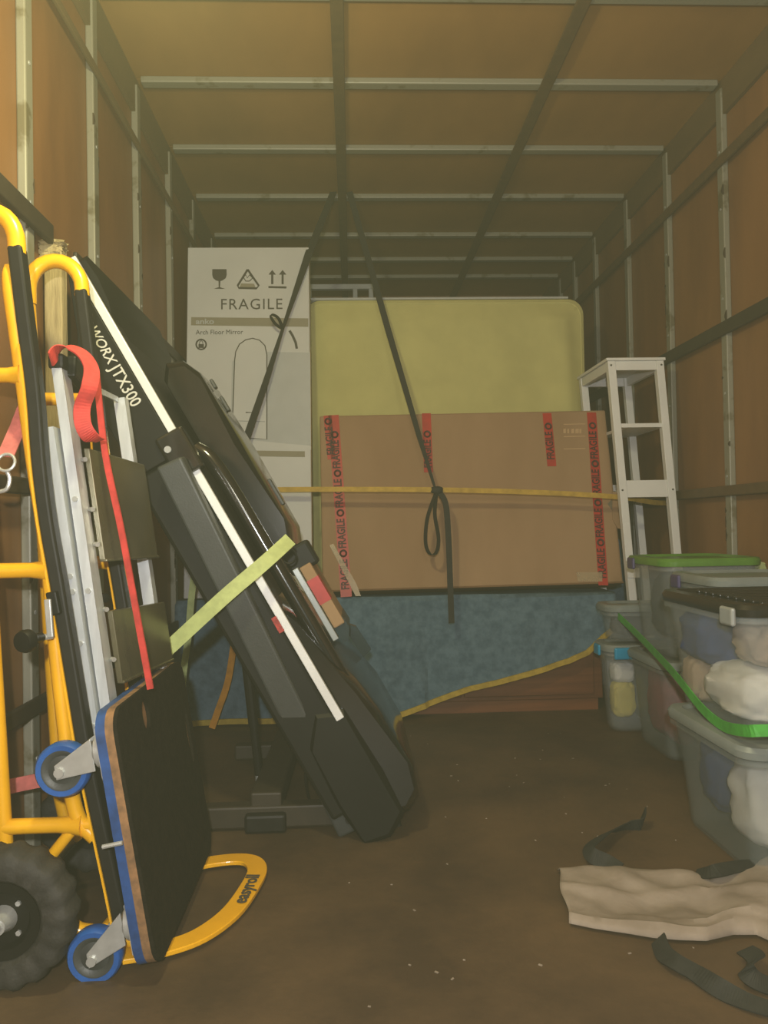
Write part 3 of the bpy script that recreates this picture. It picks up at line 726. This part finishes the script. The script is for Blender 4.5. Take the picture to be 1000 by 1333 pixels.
# ================================================================== CARDBOARD TV CARTON
tv = empty('television_carton', (.5, 3.35, CZ), 'wide brown cardboard carton with red fragile tape standing on the blue blanket', 'carton')
DT = 3.255
q0, q1 = P(420, 778, DT), P(812, 762, DT)
zt0 = CZ + .039; Wt = q1.x - q0.x
tt = P(413, 541, 3.42)
lt = Vector((0, 3.42 - DT, tt.z - zt0)); Ht = lt.length
exv = Vector((1, 0, .008))
Ft = frame((q0.x, DT, zt0), exv, lt)
obj('carton_body', fbox(Ft, 0, Wt, 0, Ht, -.125, 0), 'cardboard', tv, bevel=.008)
def tpx(px, py):
    inv = Ft.inverted(); a = inv @ CAM; b = inv.to_3x3() @ (P(px, py, 3.3) - CAM); q = a + b * (-a.z / b.z); return q.x, min(q.y, Ht)
def tape(x0, y0, x1, y1, w, phase=0.):
    a = Vector((*tpx(x0, y0), .0012)); b = Vector((*tpx(x1, y1), .0012))
    d = (b - a); L = d.length; d.normalize(); s = Vector((d.y, -d.x, 0))
    A, B = a - s * w / 2, b - s * w / 2
    tp_ = obj('fragile_tape', MB().hexa([Ft @ p for p in (a - s * w / 2, b - s * w / 2, b + s * w / 2, a + s * w / 2)] + [Ft @ (p + Vector((0, 0, .001))) for p in (a - s * w / 2, b - s * w / 2, b + s * w / 2, a + s * w / 2)]), 'red_tape', tv)
    # lettering reads upwards: baseline runs from the lower end to the upper end
    up2 = -d; k = phase; step = .178
    while k + .02 < L:
        o = b + up2 * k + Vector((0, 0, .0012))
        right = Vector((up2.y, -up2.x, 0))
        if k + .135 < L and k >= 0:
            F2 = Ft @ Matrix(((up2.x, -right.x, 0, o.x), (up2.y, -right.y, 0, o.y), (0, 0, 1, o.z), (0, 0, 0, 1)))
            text('lettering', 'FRAGILE', .047, F2, 'tape_ink', tp_, bold=.0012, fit=.128)
        if k + .165 < L:
            c = b + up2 * (k + .156) + Vector((0, 0, .0022))
            ring = [Ft @ (c + up2 * .013 * math.cos(q) + right * .013 * math.sin(q)) for q in [2 * math.pi * i / 14 for i in range(14)]]
            obj('tape_symbol', MB().tube(ring, .0042, 6, close=True), 'tape_ink', tp_)
        k += step
    return tp_
tape(434, 539, 451, 777, .047, .03)
tape(426.5, 541, 432, 598, .036, .02)
tape(555, 537, 558, 615, .040, .02)
tape(712, 538, 718.5, 607, .040, .03)
tape(770, 537, 785.5, 762, .042, .03)
obj('clear_tape', MB().slab([tpx(*p) for p in ((750, 745), (784, 745), (784, 757), (752, 757))], Ft @ Matrix.Translation((0, 0, .003)), .0008), 'clear_tape', tv)
obj('clear_tape', MB().slab([tpx(*p) for p in ((429, 710), (434, 708), (464, 760), (470, 776), (463, 776))], Ft @ Matrix.Translation((0, 0, .003)), .0008), 'clear_tape', tv)
obj('torn_flap', MB().slab([tpx(*p) for p in ((797, 640), (806, 642), (814, 650), (815, 672), (812, 690), (804, 688), (797, 676))], Ft @ Matrix.Translation((0, 0, .002)), .003), 'cardboard', tv)
obj('corner_label', MB().slab([tpx(*p) for p in ((801, 644), (811, 652), (809, 668), (799, 667), (791, 656))], Ft, .001), 'grey_patch', tv)
for k, wk in enumerate((3.2, 2.2, 3.6, 4.4, 2.6)):
    px_ = 733.5 + k * 5.2
    obj('printed_mark', MB().slab([tpx(*p) for p in ((px_, 564), (px_ + wk, 564), (px_ + wk, 558), (px_, 558.5))], Ft, .001), 'faint_ink', tv)
for yy in (553, 569, 585):
    x0_, y0_ = tpx(734, yy); x1_, _q = tpx(762, yy)
    obj('printed_line', MB().slab([(x0_, y0_), (x1_, y0_), (x1_, y0_ + .004), (x0_, y0_ + .004)], Ft, .001), 'faint_ink', tv)
obj('bottom_edge', fbox(Ft, .0, Wt, -.001, .006, -.12, .0015), 'cardboard_dark', tv)  # darker cardboard strip along the whole bottom edge
tag(obj('storage_carton', MB().box((1.02, 3.93, .0), (1.30, 4.2, 1.36)), 'cardboard_dark', bevel=.006), 'plain dark brown carton seen through the gap left of the white shelf', 'carton')

# ================================================================== WHITE SHELF UNIT
sh = empty('shelf_unit', (1.25, 3.45, 0), 'narrow white open shelf unit leaning by the right wall', 'shelf')
YS = 3.10; DS = .405
S_o = P(834, 930, YS); S_o.z = .005
S_t = P(791, 466, YS); ezs = Vector((S_t.x - S_o.x, 0, S_t.z - S_o.z)); HS = ezs.length
_e = ezs.normalized()
Fs = Matrix(((1, _e.x, 0, S_o.x), (0, 0, -1, S_o.y), (0, _e.z, 0, S_o.z), (0, 0, 0, 1)))   # normal points to the camera (-Y)
WS = P(864, 466, YS).x - S_t.x; pw = .032
def sbox(x0, x1, u0, u1, d0, d1): return fbox(Fs, x0, x1, u0, u1, -d1, -d0)
for x in (0, WS - pw):
    for d in (0, DS - pw):
        obj('post', sbox(x, x + pw, 0, HS - .012, d, d + pw), 'white_paint', sh, bevel=.002)
top = HS
obj('top_board', sbox(-.006, WS + .006, top - .012, top, -.006, DS + .006), 'white_paint', sh, bevel=.002)
for d in (0.004, DS - .022):
    obj('top_rail', sbox(pw, WS - pw, top - .05, top - .012, d, d + .018), 'white_paint', sh, bevel=.001)
    obj('lower_rail', sbox(pw, WS - pw, top - .575, top - .505, d, d + .018), 'white_paint', sh, bevel=.001)
for x in (.004, WS - .022):
    obj('top_rail', sbox(x, x + .018, top - .05, top - .012, pw, DS - pw), 'white_paint', sh, bevel=.001)
    if x > .1: obj('lower_rail', sbox(x, x + .018, top - .575, top - .535, pw, DS - pw), 'white_paint', sh, bevel=.001)
    obj('foot_rail', sbox(x, x + .018, .20, .24, pw, DS - pw), 'white_paint', sh, bevel=.001)
obj('shelf_edge', sbox(pw * .3, WS - pw * .3, top - .287, top - .270, .004, .02), 'white_paint', sh, bevel=.001)
obj('shelf_board', sbox(.07, WS - pw * .3, top - .285, top - .272, .02, DS - .006), 'white_paint', sh, bevel=.001)
obj('shelf_board', sbox(.07, WS - pw * .3, top - .55, top - .537, .006, DS - .006), 'white_paint', sh, bevel=.001)
obj('foot_board', sbox(pw * .3, WS - pw * .3, .24, .255, .006, DS - .006), 'white_paint', sh, bevel=.001)
obj('bracket', sbox(.0, .05, HS - .905, HS - .865, -.004, 0), 'white_paint', sh, bevel=.001)
for x, u in ((.012, top - .03), (WS - .012, top - .03), (.012, top - .545), (WS - .012, top - .545)):
    obj('screw_hole', MB().disc(Fs @ Vector((x, u, .001)), (0, 1, 0), .004, .002, 10), 'print_dark', sh)

# ================================================================== CLEAR STORAGE TUBS
def tub(label, x0, x1, y0, y1, z0, z1, body, lid, clip, clips=(), taper=.028, ridges=0, handle=None):
    t = empty('storage_tub', ((x0 + x1) / 2, (y0 + y1) / 2, z0), label, 'tub', 'stacked plastic storage tubs')
    H = z1 - z0; r = .05
    def loop(ins, z, rr=None): return [Vector((x, y, z)) for x, y in rrect(x0 + ins, y0 + ins, x1 - ins, y1 - ins, max(.01, (rr or r) - ins * .3), 5)]
    out = [loop(taper + .02, z0 + .001), loop(taper + .006, z0 + .004), loop(taper, z0 + .014), loop(taper * .35, z0 + H * .72), loop(taper * .28, z0 + H * .73), loop(.002, z1 - .03), loop(.002, z1)]
    inn = [loop(.006, z1), loop(.006, z1 - .03), loop(taper * .28 + .004, z0 + H * .73), loop(taper + .004, z0 + .016), loop(taper + .02, z0 + .006)]
    obj('tub_body', MB().rings(out + inn), body, t, smooth=True)
    rim = [loop(.0, z1 - .028), loop(-.010, z1 - .028), loop(-.010, z1 - .016), loop(0, z1 - .012)]
    obj('tub_rim', MB().rings(rim, cap=False, close=True), body, t, smooth=True)
    ld_ = obj('tub_lid', MB().rings([loop(-.012, z1 - .012), loop(-.014, z1 + .004), loop(-.008, z1 + .014), loop(.016, z1 + .016), loop(.024, z1 + .007), loop(.034, z1 + .007)]), lid, t, smooth=True)
    for k in range(ridges):
        yk = y0 + .06 + k * (y1 - y0 - .12) / max(1, ridges - 1)
        obj('lid_ridge', MB().box((x0 + .07, yk - .008, z1 + .006), (x1 - .05, yk + .008, z1 + .016)), lid, ld_, bevel=.004)
    for side, c in clips:
        if side == 'left': a, b = (x0 - .022, c - .03, z1 - .034), (x0 - .010, c + .03, z1 + .008)
        else: a, b = (c - .04, y0 - .024, z1 - .038), (c + .04, y0 - .010, z1 + .008)
        obj('tub_clip', MB().box(a, b), clip, t, bevel=.008, bseg=3)
    return t
tub('cloudy clear tub of white bedding on the floor under the black-lidded tub', .862, 1.375, 1.665, 2.09, 0, .297, 'tub_cloudy', 'grey_lid', 'silver_clip', (), .03)
tub('clear tub with black lid full of blue and white cloth, nearest the camera', .858, 1.375, 1.66, 2.10, .318, .612, 'tub_clear', 'black_lid', 'silver_clip', (('left', 1.70), ('front', 1.2)), .03, ridges=9)
tub('clear tub with grey lid and purple clip just behind the black-lidded tub', 1.04, 1.375, 2.16, 2.47, .33, .635, 'tub_clear', 'grey_lid', 'purple_clip', (('left', 2.40),), .028)
tub('floor tub under the grey-lidded tub, mostly hidden', 1.06, 1.375, 2.16, 2.47, 0, .31, 'tub_cloudy', 'grey_lid', 'purple_clip', (), .028)
tub('clear tub with bright green lid on top of the pink-filled tub', 1.045, 1.375, 2.53, 2.87, .345, .672, 'tub_clear', 'green_lid', 'purple_clip', (('left', 2.80),), .026)
tub('floor tub holding maroon pink fabric under the green-lidded tub', 1.035, 1.375, 2.53, 2.87, 0, .325, 'tub_cloudy', 'grey_lid', 'silver_clip', (), .024)
tub('floor tub with bright blue clips next to the wooden chest', .975, 1.37, 2.91, 3.075, 0, .325, 'tub_clear', 'grey_lid', 'blue_clip', (('left', 3.0), ('front', 1.03)), .022)
tub('small grey clear tub on top of the blue-clipped tub',   .985, 1.37, 2.915, 3.075, .345, .478, 'tub_clear', 'grey_lid', 'grey_lid', (), .016)
def cloth(name, label, c, h, m, seed, cat='clothing', ex=.55, amp=.11, fr=3.):
    tag(obj(name, lump(c, *h, seed, ex, amp, 30, fr), m, smooth=179), label, cat)
cloth('folded_cloth', 'navy blue fabric inside the black-lidded tub', (1.00, 1.98, .515), (.125, .085, .075), 'cloth_blue', 1)
cloth('folded_cloth', 'white fabric at the bottom of the black-lidded tub', (1.07, 1.84, .402), (.18, .145, .066), 'cloth_white', 2)
cloth('folded_cloth', 'tan fabric near the top front of the black-lidded tub', (1.06, 1.775, .525), (.15, .085, .055), 'cloth_tan', 3)
cloth('folded_cloth', 'small beige roll in the far corner of the black-lidded tub', (.94, 2.03, .395), (.05, .05, .06), 'cloth_tan', 4)
cloth('pillow', 'white pillow stuffing inside the lowest cloudy tub', (1.07, 1.81, .145), (.16, .105, .12), 'cloth_white', 5, 'pillow', .7, .18, 1.6)
cloth('folded_cloth', 'dull blue fabric at the back of the lowest cloudy tub', (1.05, 1.985, .16), (.135, .06, .11), 'cloth_blue', 6)
cloth('folded_cloth', 'dark grey fabric inside the green-lidded tub', (1.21, 2.69, .515), (.125, .125, .12), 'cloth_dark', 7)
cloth('folded_cloth', 'maroon pink fabric inside the floor tub under the green lid', (1.20, 2.69, .175), (.135, .135, .14), 'cloth_pink', 8)
cloth('folded_cloth', 'olive fabric inside the grey-lidded tub', (1.21, 2.32, .47), (.125, .11, .11), 'cloth_olive', 9)
cloth('folded_cloth', 'grey fabric in the hidden tub under the grey-lidded tub', (1.22, 2.32, .15), (.12, .11, .12), 'cloth_dark', 10)
cloth('folded_cloth', 'dark fabric in the small tub above the blue clips', (1.16, 2.995, .41), (.14, .055, .045), 'cloth_dark', 11)
cloth('plastic_bag', 'yellow and white bag inside the blue-clipped tub', (1.05, 2.985, .12), (.045, .04, .07), 'bag_yellow', 12, 'bag')
cloth('folded_cloth', 'olive fabric behind the yellow bag in the blue-clipped tub', (1.19, 2.995, .15), (.09, .045, .12), 'cloth_olive', 13)
cloth('folded_cloth', 'pale blue bundle above the yellow bag in the blue-clipped tub', (1.05, 2.985, .225), (.042, .04, .04), 'cloth_white', 14)

# ================================================================== STRAPS
def strap(name, label, pts, w, wdir, m, th=.003, k=6, grp=None, cat='strap'):
    return tag(obj(name, MB().ribbon(smoothpath(pts, k), w, wdir, th), m), label, cat, grp)
def facing(pts, v=Vector((0, 1, 0))):
    return [(pts[min(i + 1, len(pts) - 1)] - pts[max(i - 1, 0)]).cross(v) for i in range(len(pts))]
# black straps from the ceiling
bs = empty('tie_strap', P(560, 700, 3.18), 'long black webbing strap hanging from the ceiling over the cardboard carton', 'strap')
pts = [P(455, 250, 3.70), P(505, 428, 3.47), P(545, 565, 3.27), P(566, 634, 3.185)]
obj('webbing', MB().ribbon(pts, [.03, .028, .022, .010], (1, 0, .2), .003), 'black_strap', bs)
kn = P(569, 638, 3.175)
obj('knot', lump(kn, .024, .014, .016, 21, .7, .3, 10), 'black_strap', bs, smooth=True)
lp = smoothpath([kn, P(557, 672, 3.155), P(554, 704, 3.15), P(559, 720, 3.145), P(568, 719, 3.14), P(571, 700, 3.14), P(566, 668, 3.15), kn], 7)
obj('hanging_loop', MB().ribbon(lp, .020, (.55, -.8, 0), .003), 'black_strap', bs)
tl = smoothpath([kn, P(580, 655, 3.16), P(584, 700, 3.15), P(586, 755, 3.14), P(588, 811, 3.13)], 6)
obj('loose_tail', MB().ribbon(tl, .024, (1, 0, 0), .003), 'black_strap', bs)
b2 = empty('tie_strap', P(360, 480, 3.2), 'black webbing strap with a small bow crossing the white mirror carton', 'strap')
pts = [P(434, 250, 3.70), P(402, 330, 3.40), P(368, 428, 3.31)]
obj('webbing', MB().ribbon(pts, [.034, .036, .012], (1, 0, .3), .003), 'black_strap', b2)
pts = [P(368, 428, 3.31), P(345, 500, 3.27), P(318, 579, 3.235), P(306, 610, 3.225)]
obj('webbing', MB().ribbon(pts, [.012, .026, .032, .032], (1, 0, .3), .003), 'black_strap', b2)
kn2 = P(368, 428, 3.31)
obj('bow_loop', MB().ribbon(smoothpath([kn2, P(360, 423, 3.29), P(353, 413, 3.27), P(356, 410, 3.26), P(363, 415, 3.27), kn2], 5), .016, (.5, -.8, .2), .003), 'black_strap', b2)
# yellow lashing strap right across
strap('lashing_strap', 'yellow webbing strap stretched across the cardboard carton to the right wall', [P(330, 638, 3.21), P(404, 637, 3.20), P(560, 637.5, 3.19), P(700, 641, 3.20), P(805, 647, 3.20), P(850, 654, 3.26), P(880, 655, 3.36)], .021, (0, .1, 1), 'yellow_strap', k=3)
# light green strap over the treadmill
gpts = smoothpath([P(186, 872, 1.90), P(215, 848, 1.93), P(290, 779, 1.91), P(345, 732, 1.93), P(378, 702, 1.98)], 5)
tag(obj('ratchet_strap', MB().ribbon(gpts, .036, facing(gpts), .003), 'green_strap'), 'pale green webbing strap running up across the grey treadmill upright', 'strap')
strap('ratchet_strap', 'short pale green strap end at the dark wall rail behind the ladder', [P(180, 640, 2.2), P(196, 637, 2.18), P(212, 633, 2.16)], .026, (0, 0, 1), 'green_strap', k=3)
strap('ratchet_strap', 'pale green strap hanging down beside the mirror carton behind the dolly', [P(258, 715, 2.9), P(250, 770, 2.88), P(245, 830, 2.86), P(238, 890, 2.84), Vector((-.62, 2.83, .004))], .024, (1, .2, 0), 'green_strap', k=4)
# red strap over ladder and dolly
rs = empty('ratchet_strap', P(110, 520, 1.5), 'red webbing strap looped over the ladder top and down to the dolly', 'strap')
p = [P(66, 468, 1.5), P(76, 456, 1.52), P(90, 452, 1.53), P(108, 461, 1.53), P(119, 480, 1.52), P(116, 505, 1.50), P(107, 530, 1.50), P(108, 552, 1.50), P(117, 568, 1.51), P(131, 573, 1.53)]
wd2 = [Vector((.2, .9, .3))] * 19 + [Vector((.95, .25, .1))] * 200
pp = smoothpath(p, 6)
def wvec(i, n):
    t = i / n; return Vector((.15 + .8 * t, .95 - .75 * t, .35 * (1 - t)))
obj('strap_loop', MB().ribbon(pp, .031, [wvec(i, len(pp)) for i in range(len(pp))], .003), 'red_strap', rs)
pr = [P(126, 490, 1.62), P(137, 590, 1.60), P(158, 690, 1.585), P(180, 810, 1.575), P(196, 897, 1.565)]
obj('strap_run', MB().ribbon(smoothpath(pr, 5), .013, (1, -.2, 0), .004), 'red_strap', rs)
ps = empty('hook_strap', P(20, 570, 1.42), 'faded pink strap with a steel hook behind the yellow hand truck', 'strap')
obj('webbing', MB().ribbon([P(42, 508, 1.56), P(24, 555, 1.50), P(7, 594, 1.46)], .030, (1, 0, -.2), .003), 'pink_strap', ps)
rc = P(8, 602, 1.455)
obj('steel_ring', MB().tube([rc + Vector((.016 * math.cos(q), .004 * math.sin(q), .016 * math.sin(q))) for q in [2 * math.pi * k / 18 for k in range(18)]], .003, 8, close=True), 'steel', ps, smooth=True)
obj('hook', MB().tube(smoothpath([rc + Vector((0, 0, -.014)), rc + Vector((.006, 0, -.03)), rc + Vector((0, 0, -.05)), rc + Vector((-.02, 0, -.055))], 5), .004, 8), 'steel', ps, smooth=True)
strap('webbing_strap', 'pink strap tied low behind the upper blue castor', [P(-6, 1028, 1.66), P(30, 1020, 1.66), P(70, 1012, 1.66), P(98, 1006, 1.66)], .030, (0, 0, 1), 'pink_strap', k=3)
# vivid green strap around the tubs
strap('ratchet_strap', 'vivid green webbing strap wrapped round the clear storage tubs', [P(805, 802, 2.91), P(828, 824, 2.70), P(858, 855, 2.35), P(882, 882, 2.10), P(912, 920, 1.92), P(940, 944, 1.79), P(968, 951, 1.66), P(990, 951, 1.615), P(1040, 950, 1.61)], .026, (0, 0, 1), 'vivid_green_strap', k=4)
strap('ratchet_strap', 'crumpled lime strap end lying on the green tub lid', [P(975, 742, 2.62), P(985, 736, 2.60), P(996, 738, 2.58), P(990, 746, 2.57), P(1010, 748, 2.56)], .024, (0, .4, 1), 'green_strap', k=5)

# timber post wrapped with torn tape by the left wall
tp2 = empty('timber_post', (-.73, 1.99, 0), 'pale rough timber post standing by the left wall behind the hand truck', 'post')
a = P(72, 318, 1.955); pb = Vector((a.x, a.y, 0))
obj('post', MB().box((a.x - .022, 1.936, 0), (a.x + .022, 1.974, a.z)), 'timber', tp2, bevel=.004)
for k in range(5):
    zz = a.z - .005 - k * .012
    obj('torn_tape', lump((a.x - .008 + random.uniform(-.012, .012), 1.953, zz), random.uniform(.026, .036), .028, .012, 30 + k, .7, .5, 8), 'timber', tp2, smooth=True)

# ================================================================== ON THE FLOOR, RIGHT FRONT
def onfloor(px, py, z=0.):
    d = P(px, py, 1.) - CAM; return CAM + d * ((z - CAM.z) / d.z)
topl = [(725, 1136), (770, 1134), (810, 1133), (860, 1137), (903, 1141), (925, 1150), (946, 1139), (975, 1134), (1010, 1128), (1060, 1130)]
botl = [(740, 1207), (775, 1214), (815, 1220), (850, 1226), (885, 1229), (920, 1230), (955, 1222), (985, 1222), (1020, 1238), (1070, 1250)]
NXc, NYc = 72, 26; vs = []
def lerp_list(l, t):
    q = t * (len(l) - 1); i = min(int(q), len(l) - 2); f = q - i
    return l[i][0] + (l[i + 1][0] - l[i][0]) * f, l[i][1] + (l[i + 1][1] - l[i][1]) * f
for i in range(NXc + 1):
    t = i / NXc; A_ = onfloor(*lerp_list(topl, t)); B_ = onfloor(*lerp_list(botl, t))
    for j in range(NYc + 1):
        s = j / NYc; p = A_ + (B_ - A_) * s
        if i < 6: p.x += .004 * math.sin(s * 9) * (1 - i / 6)
        e = min(1, min(s, 1 - s) * 7)
        z = .006 + e * (.016 + .022 * noise.noise((p.x * 7, p.y * 6, 2)) + .012 * noise.noise((p.x * 16, p.y * 14, 5)))
        z += .010 * math.exp(-((s - .93) / .05) ** 2) + .006 * math.exp(-((s - .84 + .06 * t) / .03) ** 2) * (.5 + t) + .008 * math.exp(-((s - .45 - .1 * math.sin(t * 9)) / .05) ** 2)
        if t > .6: z += .05 * (t - .6) * max(0, noise.noise((p.x * 9, p.y * 12, 8)) + .4) * e * 2
        vs.append((p.x, p.y, max(.003, z)))
fs = [(i * (NYc + 1) + j, i * (NYc + 1) + j + 1, (i + 1) * (NYc + 1) + j + 1, (i + 1) * (NYc + 1) + j) for i in range(NXc) for j in range(NYc)]
tag(obj('woven_sack', MB().add(vs, fs), 'sack', smooth=True, solid=.003), 'crumpled pale beige woven sack lying flat on the floor', 'sack')
def fstrap(label, pts, w, tw, k=7):
    q = smoothpath([onfloor(px, py, z) for px, py, z in pts], k)
    ws = []
    for i in range(len(q)):
        t = (q[min(i + 1, len(q) - 1)] - q[max(i - 1, 0)]).normalized(); sd = Vector((0, 0, 1)).cross(t).normalized()
        a = tw[min(int(i / len(q) * len(tw)), len(tw) - 1)]; ws.append(sd * math.cos(a) + Vector((0, 0, 1)) * math.sin(a))
    # smooth the twist
    for _ in range(30): ws = [(ws[max(i - 1, 0)] + ws[i] + ws[min(i + 1, len(ws) - 1)]) / 3 for i in range(len(ws))]
    return tag(obj('webbing_strap', MB().ribbon(q, w, ws, .003), 'floor_strap'), label, 'strap')
fstrap('twisted dark webbing strap curling on the floor above the sack', [(838, 1058, .03), (836, 1072, .02), (815, 1076, .012), (795, 1082, .02), (775, 1095, .03), (767, 1105, .03), (772, 1114, .025), (790, 1122, .015), (806, 1132, .01)], .036, [1.2, 1.1, .7, .4, .3, .9, 1.0, .6])
fstrap('dark strap lying across the back edge of the sack by the lowest tub', [(905, 1138, .02), (930, 1134, .045), (960, 1128, .04), (1000, 1124, .03), (1050, 1121, .03)], .03, [.5, .4, .4])
fstrap('dark strap trailing from under the sack to the lower right corner', [(857, 1222, .012), (864, 1240, .014), (880, 1252, .02), (905, 1266, .014), (930, 1282, .016), (955, 1296, .012), (985, 1308, .012), (1030, 1320, .012)], .034, [.8, .3, .2, .9, .3, .2])
fstrap('tangled dark strap end under the front edge of the sack', [(970, 1236, .02), (985, 1248, .03), (972, 1262, .03), (985, 1276, .02), (1010, 1285, .012), (1040, 1286, .012)], .034, [.3, .9, .4, .6, .2])
# crumbs and splinters scattered on the boards
cm = MB()
for k in range(60):
    x = random.uniform(-.1, .85); y = random.uniform(1.3, 3.0); a = random.uniform(0, 6); l = random.uniform(.0015, .004)
    d = Vector((math.cos(a), math.sin(a), 0)) * l; n = Vector((-math.sin(a), math.cos(a), 0)) * l * .5; c = Vector((x, y, 0)); h = Vector((0, 0, .0015))
    cm.hexa([c - d - n, c + d - n, c + d + n, c - d + n, c - d - n + h, c + d - n + h, c + d + n + h, c - d + n + h])
tag(obj('floor_crumbs', cm, 'sack'), 'tiny pale crumbs and splinters scattered over the dark floor', 'debris', kind='stuff')
